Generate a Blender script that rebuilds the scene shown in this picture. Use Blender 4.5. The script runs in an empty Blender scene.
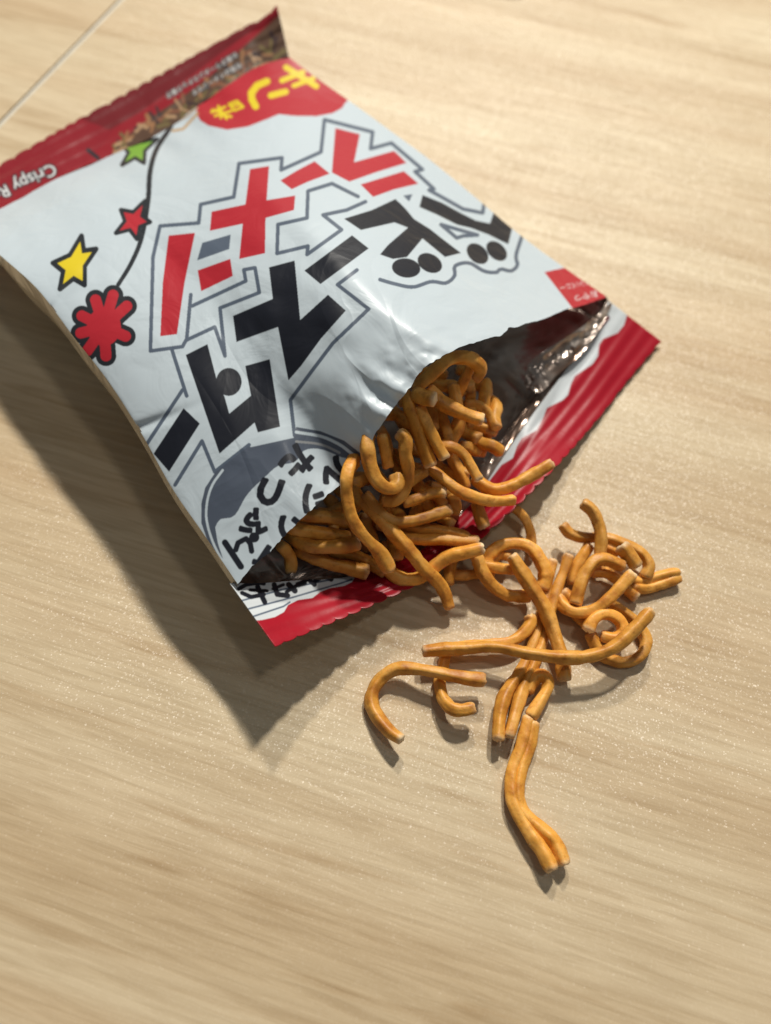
import bpy, math, random
import numpy as np
random.seed(7); RNG = np.random.default_rng(7)
S = bpy.context.scene
COL = S.collection
MM = 0.001

# ------------------------------------------------------------------ camera model (millimetres)
F = 740.0; TH = math.radians(60); RO = math.radians(-7); D = 160.0
fw = np.array([0, math.cos(TH), -math.sin(TH)]); r0 = np.array([1.0, 0, 0]); u0 = np.cross(r0, fw)
RX = r0*math.cos(RO) - u0*math.sin(RO); UY = r0*math.sin(RO) + u0*math.cos(RO)
CP = -fw*D
def at(px, py, z=0.0):
    """photo measurement -> point on the plane at height z (mm); works on arrays"""
    px = np.asarray(px, float); py = np.asarray(py, float); z = np.asarray(z, float)
    d = fw + RX*((px-385.5)/F)[..., None] - UY*((py-512)/F)[..., None]
    t = (z-CP[2])/d[..., 2]
    return CP + d*t[..., None]
def pr(P):
    Q = P-CP; w = Q@fw
    return 385.5+F*(Q@RX)/w, 512-F*(Q@UY)/w

def cr(pts, n):
    """Catmull-Rom through pts, n samples uniform in chord length"""
    P = np.array(pts, float); k = len(P)
    E = np.vstack([2*P[0]-P[1], P, 2*P[-1]-P[-2]])
    out = []
    for i in range(k-1):
        p0, p1, p2, p3 = E[i:i+4]
        t = np.linspace(0, 1, 24, endpoint=False)[:, None]
        out.append(.5*((2*p1)+(-p0+p2)*t+(2*p0-5*p1+4*p2-p3)*t*t+(-p0+3*p1-3*p2+p3)*t**3))
    out = np.vstack(out+[P[-1:]])
    s = np.r_[0, np.cumsum(np.linalg.norm(np.diff(out[:, :2], axis=0), axis=1))]
    q = np.linspace(0, s[-1], n) if np.isscalar(n) else np.asarray(n)*s[-1]
    return np.stack([np.interp(q, s, out[:, j]) for j in range(P.shape[1])], 1)

def vnoise(x, y, seed=0):
    """smooth value noise on arrays"""
    r = np.random.default_rng(seed).random((64, 64))
    xi = np.floor(x).astype(int); yi = np.floor(y).astype(int); fx = x-xi; fy = y-yi
    fx = fx*fx*(3-2*fx); fy = fy*fy*(3-2*fy)
    g = lambda a, b: r[a % 64, b % 64]
    return (g(xi, yi)*(1-fx)*(1-fy)+g(xi+1, yi)*fx*(1-fy)+g(xi, yi+1)*(1-fx)*fy+g(xi+1, yi+1)*fx*fy)*2-1

def lin(c):
    c = np.array(c, float)/255
    return np.where(c <= .04045, c/12.92, ((c+.055)/1.055)**2.4)

# ------------------------------------------------------------------ print artwork (rasterised in code, stored as vertex colours)
class Art:
    def __init__(s, x0, y0, x1, y1, base, k=3):
        s.x0, s.y0, s.k = x0, y0, k
        s.w = int((x1-x0)*k); s.h = int((y1-y0)*k)
        s.im = np.empty((s.h, s.w, 3), np.float32); s.im[:] = base
    def _box(s, P, m=0):
        a = (P.min(0)-m-[s.x0, s.y0])*s.k; b = (P.max(0)+m-[s.x0, s.y0])*s.k
        xa, ya = max(0, int(a[0])-1), max(0, int(a[1])-1); xb, yb = min(s.w, int(b[0])+2), min(s.h, int(b[1])+2)
        if xb <= xa or yb <= ya: return None
        X, Y = np.meshgrid((np.arange(xa, xb)+.5)/s.k+s.x0, (np.arange(ya, yb)+.5)/s.k+s.y0)
        return slice(ya, yb), slice(xa, xb), X, Y
    def poly(s, pts, col):
        P = np.array(pts, float); b = s._box(P)
        if b is None: return
        sy, sx, X, Y = b; m = np.zeros(X.shape, bool)
        Q = np.roll(P, -1, 0)
        for (xa, ya), (xb, yb) in zip(P, Q):
            if ya == yb: continue
            c = (Y > ya) != (Y > yb)
            m ^= c & (X < (xb-xa)*(Y-ya)/(yb-ya)+xa)
        s.im[sy, sx][m] = col
    def line(s, pts, w, col):
        P = np.array(pts, float)
        for a, c in zip(P[:-1], P[1:]):
            b = s._box(np.array([a, c]), w)
            if b is None: continue
            sy, sx, X, Y = b; d = c-a; L = d@d+1e-9
            t = np.clip(((X-a[0])*d[0]+(Y-a[1])*d[1])/L, 0, 1)
            m = np.hypot(X-a[0]-t*d[0], Y-a[1]-t*d[1]) < w/2
            s.im[sy, sx][m] = col
    def ell(s, cx, cy, rx, ry, ang, col):
        t = np.linspace(0, 2*math.pi, 40, endpoint=False); a = math.radians(ang)
        x, y = rx*np.cos(t), ry*np.sin(t)
        s.poly(np.stack([cx+x*math.cos(a)-y*math.sin(a), cy+x*math.sin(a)+y*math.cos(a)], 1), col)
    def text(s, body, org, xdir, ydir, size, col, grow=0, gcol=None):
        """lettering: font outlines placed at org, along xdir, up along ydir"""
        cu = bpy.data.curves.new('lettering', 'FONT'); cu.body = body; cu.size = 1; cu.resolution_u = 3
        ob = bpy.data.objects.new('lettering', cu); COL.objects.link(ob)
        dg = bpy.context.evaluated_depsgraph_get(); me = ob.evaluated_get(dg).to_mesh()
        V = np.array([v.co[:2] for v in me.vertices]); T = [tuple(p.vertices) for p in me.polygons]
        ob.evaluated_get(dg).to_mesh_clear()
        bpy.data.objects.remove(ob); bpy.data.curves.remove(cu)
        if len(V) == 0: return
        xd = np.array(xdir, float); xd /= np.linalg.norm(xd); yd = np.array(ydir, float); yd /= np.linalg.norm(yd)
        Q = np.array(org)+(V[:, :1]*xd+V[:, 1:2]*yd)*size
        if grow:
            for t in T: s.line(np.vstack([Q[list(t)], Q[t[0]]]), grow, gcol)
        for t in T: s.poly(Q[list(t)], col)
    def sample(s, px, py, blur=1):
        im = s.im
        for _ in range(blur):
            im = (np.roll(im, 1, 0)+im+np.roll(im, -1, 0))/3; im = (np.roll(im, 1, 1)+im+np.roll(im, -1, 1))/3
        x = np.clip((px-s.x0)*s.k-.5, 0, s.w-1.01); y = np.clip((py-s.y0)*s.k-.5, 0, s.h-1.01)
        xi = x.astype(int); yi = y.astype(int); fx = (x-xi)[:, None]; fy = (y-yi)[:, None]
        return (im[yi, xi]*(1-fx)+im[yi, xi+1]*fx)*(1-fy)+(im[yi+1, xi]*(1-fx)+im[yi+1, xi+1]*fx)*fy

def Z(ox, oy, pts, k=160/771):
    return [(ox+x*k, oy+y*k) for x, y in pts]

WHITE = (.60, .685, .74); RED = (.50, .022, .036); DRED = (.27, .012, .02); BLACK = (.012, .014, .022)
GREY = (.105, .135, .185); DGREY = (.09, .11, .15); YEL = (.80, .62, .02); GREEN = (.21, .44, .05); INK = (.02, .024, .03)

def star(a, tips, col, ow=3.2, inner=.45):
    ow += 1.6
    T = np.array(tips, float); c = T.mean(0); k = len(T); P = []
    for i in range(k):
        P.append(T[i]); m = (T[i]+T[(i+1) % k])/2; P.append(c+(m-c)*(inner*1.25))
    P = np.array(P); a.poly(P, INK); a.line(np.vstack([P, P[:1]]), ow, INK)
    a.poly(c+(P-c)*.80, col)

def art_front():
    a = Art(-70, 20, 640, 620, WHITE)
    R1 = lambda p: Z(140, 110, p); R2 = lambda p: Z(270, 100, p); R3 = lambda p: Z(200, 0, p); R3b = lambda p: Z(380, 180, p)
    R4 = lambda p: Z(140, 220, p); R5 = lambda p: Z(240, 210, p); R6 = lambda p: Z(140, 340, p)
    R7 = lambda p: Z(190, 420, p, 180/771); RF = lambda p: Z(40, 220, p); RT = lambda p: Z(520, 240, p)
    # flavour badge
    a.poly(R3([(450, 255), (430, 255), (330, 280), (210, 340), (60, 430), (-12, 500), (-18, 545), (0, 580), (40, 605), (130, 625), (230, 610), (320, 575), (380, 550),
               (450, 558), (560, 560), (640, 545), (685, 520), (700, 495), (760, 440), (600, 250)]), RED)
    a.line(R3([(415, 325), (560, 415)]), 6, YEL); a.line(R3([(395, 388), (495, 348)]), 5.4, YEL); a.line(R3([(452, 413), (545, 378)]), 4.8, YEL)
    a.line(R3([(322, 392), (275, 412), (248, 448), (250, 480), (268, 512)]), 7, YEL); a.line(R3([(342, 460), (412, 442)]), 6.4, YEL)
    for q in ([(140, 502), (178, 487), (208, 515), (165, 532), (140, 502)],): a.line(R3(q), 2.6, YEL)
    for q in ([(152, 512), (190, 502)], [(55, 540), (122, 515)], [(72, 558), (150, 535)], [(88, 512), (128, 572)], [(100, 540), (60, 530)], [(112, 555), (150, 562)], [(108, 545), (100, 568)]): a.line(R3(q), 2.5, YEL)
    # drawn noodle strand peeking from under the fold
    a.line(Z(100, 0, [(350, 630), (400, 622), (430, 590), (470, 545)]), 2.6, (.55, .36, .18))
    a.line(Z(100, 0, [(350, 600), (420, 560), (470, 520)]), 1.6, (.5, .33, .2))
    # swoosh line, stars, flower
    sw = cr([(176, 108), (171, 126), (156.6, 149), (150, 172), (148, 201), (141.5, 238), (131, 263.6), (118, 285)], 40)
    for i in range(39): a.line(sw[i:i+2], 5.2-1.6*abs(i/39-.4), INK)
    star(a, [(157, 139), (144, 163), (122, 165), (123, 146), (140, 134)], GREEN, 2.6)
    star(a, [(145, 201), (121, 210), (116, 233), (137, 239), (150, 222)], RED, 3)
    star(a, [(81.5, 236), (96, 249), (84.5, 285), (60, 289), (53, 263)], YEL, 3.6, .5)
    fc = RF([(308, 515)])[0]; PT = RF([(268, 385), (352, 362), (418, 415), (412, 560), (318, 655), (228, 630), (196, 545), (202, 462)])
    for q in PT: a.line([fc, q], 20.5, INK)
    for q in PT: a.line([fc, q], 11.0, RED)
    a.ell(*fc, 17, 19, 0, RED)
    # grey outlines of the logo
    g = 4.4
    for q in ([(182.5, 346.6), (150.4, 351), (153, 257), (160, 226), (198.7, 223), (200.6, 204.4), (233.8, 197), (239, 163.5), (282, 157.7), (281, 170), (321, 152), (324.4, 119.7),
               (372.7, 132), (370.6, 148.8), (391.4, 143), (422.5, 169.5), (415, 171.6), (434, 189), (429, 190), (463, 209), (482.7, 213), (484, 204.5)],
              [(182.5, 346.6), (186.7, 339), (190.8, 294.7)], [(186.7, 340), (214.7, 327), (225, 356), (220, 308), (259.3, 292.6), (255, 267.7), (243.8, 269.8), (245.8, 281), (192, 306)],
              [(172, 350), (186.7, 396)], [(182.5, 390), (148.3, 441.7), (140, 455)], [(202, 441), (175, 485)], [(202, 441), (214.7, 471.8), (249, 444.8)],
              [(357, 270), (337.5, 284.7), (368.7, 309), (333, 343), (312.6, 370), (290.4, 400), (294.6, 435.5)],
              [(358, 196.5), (332, 183.6), (308, 191), (307, 218), (278, 224.5), (277, 253.5), (308, 246), (307, 254.6), (341.6, 229.7), (323, 215), (346.8, 210), (365.5, 201.7)],
              [(441, 224.6), (477.5, 235), (463, 236), (456.8, 238), (441, 224.6)]):
        a.line(q, g*.85, GREY)
    a.line(cr([(380, 279.6), (394.5, 283.8), (413, 287), (431, 281.7), (446, 283), (454.7, 275.5), (455, 266), (469, 263), (483.8, 271), (496, 272.5), (501, 269), (511, 271), (517.5, 265), (516, 255.7), (522, 236)], 60), g*.85, GREY)
    a.poly(R3b([(112, 75), (157, 68), (140, 104)]), GREY); a.poly(R1([(300, 640), (437, 600), (430, 670), (275, 725)]), GREY)
    # red letters
    a.poly(R1([(530, 285), (622, 270), (610, 435), (748, 412), (742, 482), (605, 520), (602, 690), (478, 718), (495, 548), (337, 582), (345, 490), (508, 455)]), RED)
    a.poly(R2([(50, 388), (130, 340), (215, 295), (288, 355), (180, 395), (105, 430)]), RED)
    a.poly(R4([(138, 75), (265, 62), (215, 300), (178, 550), (98, 560), (110, 300)]), RED)
    a.poly(R4([(278, 243), (435, 187), (447, 270), (295, 343)]), RED)
    a.poly(R2([(315, 135), (433, 165), (405, 300), (598, 245), (658, 303), (520, 345), (383, 393), (298, 350)]), RED)
    a.poly(R2([(437, 407), (645, 343), (715, 403), (600, 430), (497, 467)]), RED)
    # black letters
    a.poly(R3b([(205, 72), (300, 110), (400, 165), (460, 195), (530, 210), (548, 155), (640, 222), (618, 310), (520, 262), (440, 232), (370, 215), (270, 165), (190, 130)]), BLACK)
    a.ell(*R3b([(470, 355)])[0], 12.4, 8.6, 42, BLACK); a.ell(*R3b([(562, 342)])[0], 12, 8, 42, BLACK)
    a.poly([(344, 218.7), (372, 210), (395.5, 199), (405, 208), (414, 219), (430, 229), (444, 240), (461, 253), (445, 257), (422.5, 238.5), (407, 257), (393, 259), (380, 254.5), (388, 245), (408, 227.6), (394.5, 222.4), (361, 230)], BLACK)
    a.ell(*R3b([(126, 424)])[0], 14.3, 9.6, 8, BLACK); a.ell(*R3b([(240, 400)])[0], 13, 9, 28, BLACK)
    a.poly(R5([(310, 292), (540, 122), (620, 185), (388, 357)]), BLACK)
    a.poly([(269, 267.3), (294.6, 260.5), (300.2, 320), (328, 294.7), (345.8, 310.6), (321, 338.6), (301, 366), (288.4, 380.5), (278, 327), (236.5, 342), (233, 315.9), (272.8, 298.8)], BLACK)
    a.poly(R6([(220, 72), (325, 20), (368, 185), (408, 275), (430, 355), (535, 268), (507, 125), (625, 92), (675, 418), (568, 445), (552, 398), (383, 548)]), BLACK)
    a.ell(*R6([(428, 202)])[0], 12.8, 14, 0, BLACK)
    a.poly(R6([(210, 328), (288, 403), (140, 635), (65, 548)]), BLACK)
    # lower bubble
    a.poly(R7([(110, 222), (250, 112), (262, 116), (445, 76), (455, 30), (560, 48), (660, 88), (740, 150), (740, 330), (540, 520), (320, 700), (210, 700), (90, 560), (48, 440), (48, 360), (65, 290)]), DGREY)
    a.line(cr(R7([(205, 690), (120, 570), (75, 450), (72, 360), (95, 280), (140, 215)]), 30), 2.4, WHITE)
    a.line(cr(R7([(455, 52), (560, 70), (640, 105), (700, 150)]), 30), 3.0, WHITE); a.line(cr(R7([(455, 92), (560, 105), (640, 140)]), 20), 2.4, (.3, .31, .32))
    a.poly(cr(R7([(108, 460), (130, 425), (190, 410), (245, 320), (320, 245), (380, 195), (450, 180), (490, 130), (560, 125), (650, 160), (760, 200), (700, 420), (400, 650), (215, 740), (130, 560), (108, 460)]), 90), WHITE)
    def glyph(ch, cz, size, xd):
        xd = np.array(xd, float); xd /= np.linalg.norm(xd); up = np.array([xd[1], -xd[0]]); c = np.array(R7([cz])[0])
        a.text(ch, c-.5*size*xd-.38*size*up, xd, up, size, BLACK, 3.8, BLACK)
    for ch, cz, sz, xd in (('た', (462, 182), 33, (-.66, .75)), ('っ', (362, 312), 42, (-.60, .80)), ('ぷ', (280, 452), 29, (-.62, .78)), 
                           ('ル', (628, 232), 31, (-.66, .75)), ('シ', (522, 345), 31, (-.62, .78)), ('ウ', (425, 462), 30, (-.62, .78)), ('ム', (335, 602), 26, (-.64, .76))):
        glyph(ch, cz, sz, xd)
    a.line(R7([(150, 525), (218, 628)]), 6.4, BLACK); a.line(R7([(196, 556), (206, 526), (240, 508), (258, 528), (264, 562)]), 5.4, BLACK)
    # red maker tag
    a.poly(RT([(118, 155), (240, 128), (360, 205), (445, 310), (270, 350)]), RED)
    d1 = np.array([-152, 28.]); up = np.array([-60, -105.])
    a.text('おやつ', RT([(372, 243)])[0], (-105, 24), (22, 60), 8.2, (.85, .85, .85))
    a.text('カンパニー', RT([(342, 190)])[0], (-150, 30), (15, 55), 6.6, (.85, .85, .85))
    return a

def art_seal():
    a = Art(-90, -10, 320, 260, (.27, .014, .022))
    base = np.array(RED)
    # picture window of the fried noodles along the right half of the seal
    brown = (.10, .055, .035)
    fold = [(120, 154), (160, 132), (177, 118), (215, 93), (260, 65), (292, 57)]
    a.poly([(108, 160), (122, 140), (150, 118), (178, 100), (205, 80), (232, 58), (258, 34), (280, 14), (300, 8), (300, 62), (262, 70), (215, 98), (180, 122), (150, 142)], brown)
    rr = random.Random(3)
    for i in range(75):
        t = rr.random(); p = np.array([112+t*170, 152-t*100]) + np.array([rr.uniform(-6, 6), -rr.uniform(-3, 16)*(.5+t)])
        an = rr.uniform(0, 3.14); l = rr.uniform(3, 8)
        c = rr.choice([(.30, .15, .07), (.22, .09, .05), (.40, .25, .14), (.05, .03, .03), (.16, .12, .05)])
        a.line([p-[l*math.cos(an), l*math.sin(an)], p+[l*math.cos(an), l*math.sin(an)]], rr.uniform(2, 4), c)
    # red of the seal above window, with a darker red patch along it
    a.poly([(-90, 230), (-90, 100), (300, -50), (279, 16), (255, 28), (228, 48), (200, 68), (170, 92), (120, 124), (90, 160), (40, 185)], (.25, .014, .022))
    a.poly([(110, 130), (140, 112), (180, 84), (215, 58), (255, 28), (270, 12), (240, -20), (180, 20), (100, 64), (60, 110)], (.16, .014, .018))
    # lettering
    xd = (-63, 27.5); yd = (22, 56)
    a.text('Crispy Ramen', (53, 163), (-58, 26), (12, 22), 17.5, (.8, .8, .8), 3.0, INK)
    for i, (bx, by) in enumerate(((236, 52), (240, 62))):
        a.text('お菓子ラーメンスナック菓子' if i == 0 else '写真はイメージです', (bx, by), (-75, 45), (12, 18), 6.4, (.75, .72, .7), 1.6, INK)
    a.line([(88, 150), (98, 158)], 4, INK)
    return a

def art_strip():
    a = Art(200, 260, 700, 700, (.36, .008, .020))
    inner = [(200, 560), (232, 570), (350, 560), (420, 530), (470, 480), (530, 390), (575, 330), (605, 280), (640, 280)]
    wav = [(636, 300), (627, 315), (624, 325), (617.5, 333), (603, 339), (599, 345), (598, 356), (592.6, 364), (575, 376), (571, 384), (568, 395), (563, 400), (547, 408), (543, 418), (537, 430), (522, 438), (517, 446), (513, 458), (501.5, 465), (490, 480),
           (470, 505), (440, 530), (420, 545), (380, 560), (357, 574), (352, 582), (344, 586), (330, 588), (320, 592), (312.5, 598), (298, 600), (288, 605), (284, 612), (275, 617), (262, 620), (250, 621), (240, 640), (200, 640)]
    a.poly([(x, y) for x, y in inner]+wav, (.62, .66, .68))
    R = lambda p: Z(215, 540, p)
    for q in ([(100, 300), (320, 240), (560, 190)], [(130, 340), (380, 275), (600, 210), (660, 190)], [(165, 375), (330, 320), (360, 300)]): a.line(R(q), 1.8, GREY)
    for q, w in (([(115, 235), (150, 215), (210, 205), (235, 210)], 4.5), ([(130, 255), (175, 275), (235, 262)], 4.5), ([(205, 225), (240, 300)], 5.5), ([(170, 240), (250, 245)], 3.5),
                 ([(285, 215), (300, 262), (350, 268)], 5.5), ([(280, 235), (330, 215)], 3.5), ([(355, 215), (385, 245)], 6), ([(345, 250), (440, 190)], 4), ([(400, 215), (430, 205)], 6),
                 ([(450, 190), (480, 215)], 5), ([(470, 205), (530, 170)], 4.5), ([(520, 160), (560, 190)], 5), ([(540, 180), (600, 155)], 4)):
        a.line(R(q), w*.95, BLACK)
    # dark strip of the folded tear on the right, thin film lines
    a.line([(607, 318), (588, 342), (569, 362)], 5.5, (.12, .012, .02))
    a.line([(560, 372), (530, 410), (490, 462)], 3, (.30, .28, .24)); a.line([(553, 372), (520, 415), (484, 462)], 2.5, (.12, .10, .08))
    return a

# ------------------------------------------------------------------ mesh helpers
def link(name, verts, faces, mat, parent=None, smooth=True, origin=None):
    V = np.asarray(verts, float)
    o0 = np.array(origin if origin is not None else (0, 0, 0), float)
    me = bpy.data.meshes.new(name)
    Fq = faces if isinstance(faces, np.ndarray) else np.zeros(1)
    if Fq.ndim == 2:
        n = Fq.shape[1]
        me.vertices.add(len(V)); me.vertices.foreach_set('co', ((V-o0)*MM).astype(np.float32).ravel())
        me.loops.add(Fq.size); me.loops.foreach_set('vertex_index', Fq.astype(np.int32).ravel())
        me.polygons.add(len(Fq)); me.polygons.foreach_set('loop_start', np.arange(0, Fq.size, n, dtype=np.int32))
        me.polygons.foreach_set('loop_total', np.full(len(Fq), n, np.int32)); me.update(calc_edges=True)
    else:
        me.from_pydata([tuple(v) for v in (V-o0)*MM], [], [tuple(f) for f in faces])
    me.materials.append(mat)
    if smooth: me.polygons.foreach_set('use_smooth', np.ones(len(me.polygons), bool))
    me.update()
    ob = bpy.data.objects.new(name, me); COL.objects.link(ob)
    if parent is not None: ob.parent = parent; ob.location = (o0 - BAG0)*MM if parent is BAG else o0*MM
    else: ob.location = o0*MM
    return ob

def gridfaces(nu, nv):
    i = np.arange(nu-1)[None, :]; j = np.arange(nv-1)[:, None]; a = (j*nu+i)
    return np.stack([a, a+1, a+nu+1, a+nu], -1).reshape(-1, 4)

def vcol(ob, name, C):
    at_ = ob.data.color_attributes.new(name, 'FLOAT_COLOR', 'POINT')
    C = np.asarray(C, np.float32)
    if C.ndim == 1: C = np.repeat(C[:, None], 3, 1)
    at_.data.foreach_set('color', np.hstack([C, np.ones((len(C), 1), np.float32)]).ravel())

# ------------------------------------------------------------------ materials
def mat(name):
    m = bpy.data.materials.new(name); m.use_nodes = True; nt = m.node_tree
    return m, nt, nt.nodes['Principled BSDF']
def N(nt, t, **kw):
    n = nt.nodes.new(t)
    for k, v in kw.items():
        if hasattr(n, k): setattr(n, k, v)
        else: n.inputs[k].default_value = v
    return n

def film_mat(name, attr, rough, inside=(.20, .17, .14), bump=.25, coat=.10, glow=.14, spec=.36):
    m, nt, b = mat(name); L = nt.links.new
    a = N(nt, 'ShaderNodeAttribute', attribute_name=attr)
    geo = N(nt, 'ShaderNodeNewGeometry'); mx = N(nt, 'ShaderNodeMix', data_type='RGBA')
    L(geo.outputs['Backfacing'], mx.inputs[0]); L(a.outputs['Color'], mx.inputs[6]); mx.inputs[7].default_value = (*inside, 1)
    L(mx.outputs[2], b.inputs['Base Color'])
    b.inputs['Roughness'].default_value = rough; b.inputs['IOR'].default_value = 1.5; b.inputs['Specular IOR Level'].default_value = spec
    b.inputs['Coat Weight'].default_value = coat; b.inputs['Coat Roughness'].default_value = .16
    L(mt(nt, geo.outputs['Backfacing'], .75), b.inputs['Metallic'])
    tc = N(nt, 'ShaderNodeTexCoord'); n1 = N(nt, 'ShaderNodeTexNoise'); n1.inputs['Scale'].default_value = 95; n1.inputs['Detail'].default_value = 3; n1.inputs['Distortion'].default_value = 1.2
    L(tc.outputs['Object'], n1.inputs['Vector'])
    bp = N(nt, 'ShaderNodeBump'); bp.inputs['Strength'].default_value = bump; bp.inputs['Distance'].default_value = .0012
    L(n1.outputs['Fac'], bp.inputs['Height']); L(bp.outputs['Normal'], b.inputs['Normal']); L(bp.outputs['Normal'], b.inputs['Coat Normal'])
    # the film lets a little light through
    tr = N(nt, 'ShaderNodeBsdfTranslucent'); L(a.outputs['Color'], tr.inputs[0]); ms = N(nt, 'ShaderNodeMixShader'); ms.inputs[0].default_value = glow
    L(b.outputs[0], ms.inputs[1]); L(tr.outputs[0], ms.inputs[2]); L(ms.outputs[0], nt.nodes['Material Output'].inputs[0])
    return m
def mt(nt, sock, v):
    n = N(nt, 'ShaderNodeMath', operation='MULTIPLY'); nt.links.new(sock, n.inputs[0]); n.inputs[1].default_value = v; return n.outputs[0]

M_front = film_mat('printed_glossy_film', 'print', .40, bump=.25)
M_seal = film_mat('crimped_red_film', 'print', .36, inside=(.3, .28, .26), bump=.12, coat=.0, glow=.05, spec=.28)

def back_mat():
    m, nt, b = mat('bag_lining_film'); L = nt.links.new
    geo = N(nt, 'ShaderNodeNewGeometry'); mx = N(nt, 'ShaderNodeMix', data_type='RGBA')
    tc = N(nt, 'ShaderNodeTexCoord'); n2 = N(nt, 'ShaderNodeTexNoise'); n2.inputs['Scale'].default_value = 42; n2.inputs['Detail'].default_value = 2.5; n2.inputs['Distortion'].default_value = 2.5
    L(tc.outputs['Object'], n2.inputs['Vector'])
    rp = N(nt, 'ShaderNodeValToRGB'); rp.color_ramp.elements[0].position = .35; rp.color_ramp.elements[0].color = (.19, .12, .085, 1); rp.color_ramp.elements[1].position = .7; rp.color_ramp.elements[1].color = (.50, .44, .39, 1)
    L(n2.outputs['Fac'], rp.inputs[0])
    # outside (faces pointing down/out) is cream film, inside dark lining
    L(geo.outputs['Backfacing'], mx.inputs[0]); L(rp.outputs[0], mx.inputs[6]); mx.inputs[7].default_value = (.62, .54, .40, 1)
    L(mx.outputs[2], b.inputs['Base Color']); b.inputs['Roughness'].default_value = .22
    inv = N(nt, 'ShaderNodeMath', operation='SUBTRACT'); inv.inputs[0].default_value = 1; L(geo.outputs['Backfacing'], inv.inputs[1])
    L(mt(nt, inv.outputs[0], .6), b.inputs['Metallic'])
    bp = N(nt, 'ShaderNodeBump'); bp.inputs['Strength'].default_value = .6; bp.inputs['Distance'].default_value = .003
    L(n2.outputs['Fac'], bp.inputs['Height']); L(bp.outputs['Normal'], b.inputs['Normal'])
    return m
M_back = back_mat()

def noodle_mat():
    m, nt, b = mat('fried_noodle'); L = nt.links.new
    tc = N(nt, 'ShaderNodeTexCoord'); oi = N(nt, 'ShaderNodeObjectInfo')
    va = N(nt, 'ShaderNodeVectorMath', operation='ADD'); L(tc.outputs['Object'], va.inputs[0]); L(oi.outputs['Random'], va.inputs[1])
    n1 = N(nt, 'ShaderNodeTexNoise'); n1.inputs['Scale'].default_value = 260; n1.inputs['Detail'].default_value = 4; L(va.outputs[0], n1.inputs['Vector'])
    rp = N(nt, 'ShaderNodeValToRGB'); e = rp.color_ramp.elements
    e[0].position = .30; e[0].color = (.48, .175, .024, 1); e[1].position = .72; e[1].color = (.80, .42, .10, 1)
    mid = e.new(.5); mid.color = (.67, .305, .045, 1)
    L(n1.outputs['Fac'], rp.inputs[0])
    at_ = N(nt, 'ShaderNodeAttribute', attribute_name='tip')
    mx = N(nt, 'ShaderNodeMix', data_type='RGBA'); L(at_.outputs['Fac'], mx.inputs[0]); L(rp.outputs[0], mx.inputs[6]); mx.inputs[7].default_value = (.80, .63, .40, 1)
    n4 = N(nt, 'ShaderNodeTexNoise'); n4.inputs['Scale'].default_value = 620; n4.inputs['Detail'].default_value = 5; n4.inputs['Roughness'].default_value = .65; L(va.outputs[0], n4.inputs['Vector'])
    r4 = N(nt, 'ShaderNodeValToRGB'); r4.color_ramp.elements[0].position = .30; r4.color_ramp.elements[0].color = (.62, .50, .42, 1); r4.color_ramp.elements[1].position = .47; r4.color_ramp.elements[1].color = (1, 1, 1, 1); L(n4.outputs['Fac'], r4.inputs[0])
    mm = N(nt, 'ShaderNodeMix', data_type='RGBA', blend_type='MULTIPLY'); mm.inputs[0].default_value = .8; L(mx.outputs[2], mm.inputs[6]); L(r4.outputs[0], mm.inputs[7]); mx = mm
    hs = N(nt, 'ShaderNodeHueSaturation'); L(mx.outputs[2], hs.inputs['Color'])
    mr = N(nt, 'ShaderNodeMapRange'); L(oi.outputs['Random'], mr.inputs[0]); mr.inputs[3].default_value = .88; mr.inputs[4].default_value = 1.22; L(mr.outputs[0], hs.inputs['Value'])
    L(hs.outputs[0], b.inputs['Base Color'])
    b.inputs['Roughness'].default_value = .47; b.inputs['Specular IOR Level'].default_value = .38
    b.inputs['Subsurface Weight'].default_value = .12; b.inputs['Subsurface Radius'].default_value = (.002, .0009, .0003); b.inputs['Subsurface Scale'].default_value = .5
    n3 = N(nt, 'ShaderNodeTexNoise'); n3.inputs['Scale'].default_value = 900; n3.inputs['Detail'].default_value = 3; L(va.outputs[0], n3.inputs['Vector'])
    bp = N(nt, 'ShaderNodeBump'); bp.inputs['Strength'].default_value = .4; bp.inputs['Distance'].default_value = .0003
    L(n3.outputs['Fac'], bp.inputs['Height']); L(bp.outputs['Normal'], b.inputs['Normal'])
    return m
M_noodle = noodle_mat()

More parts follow.
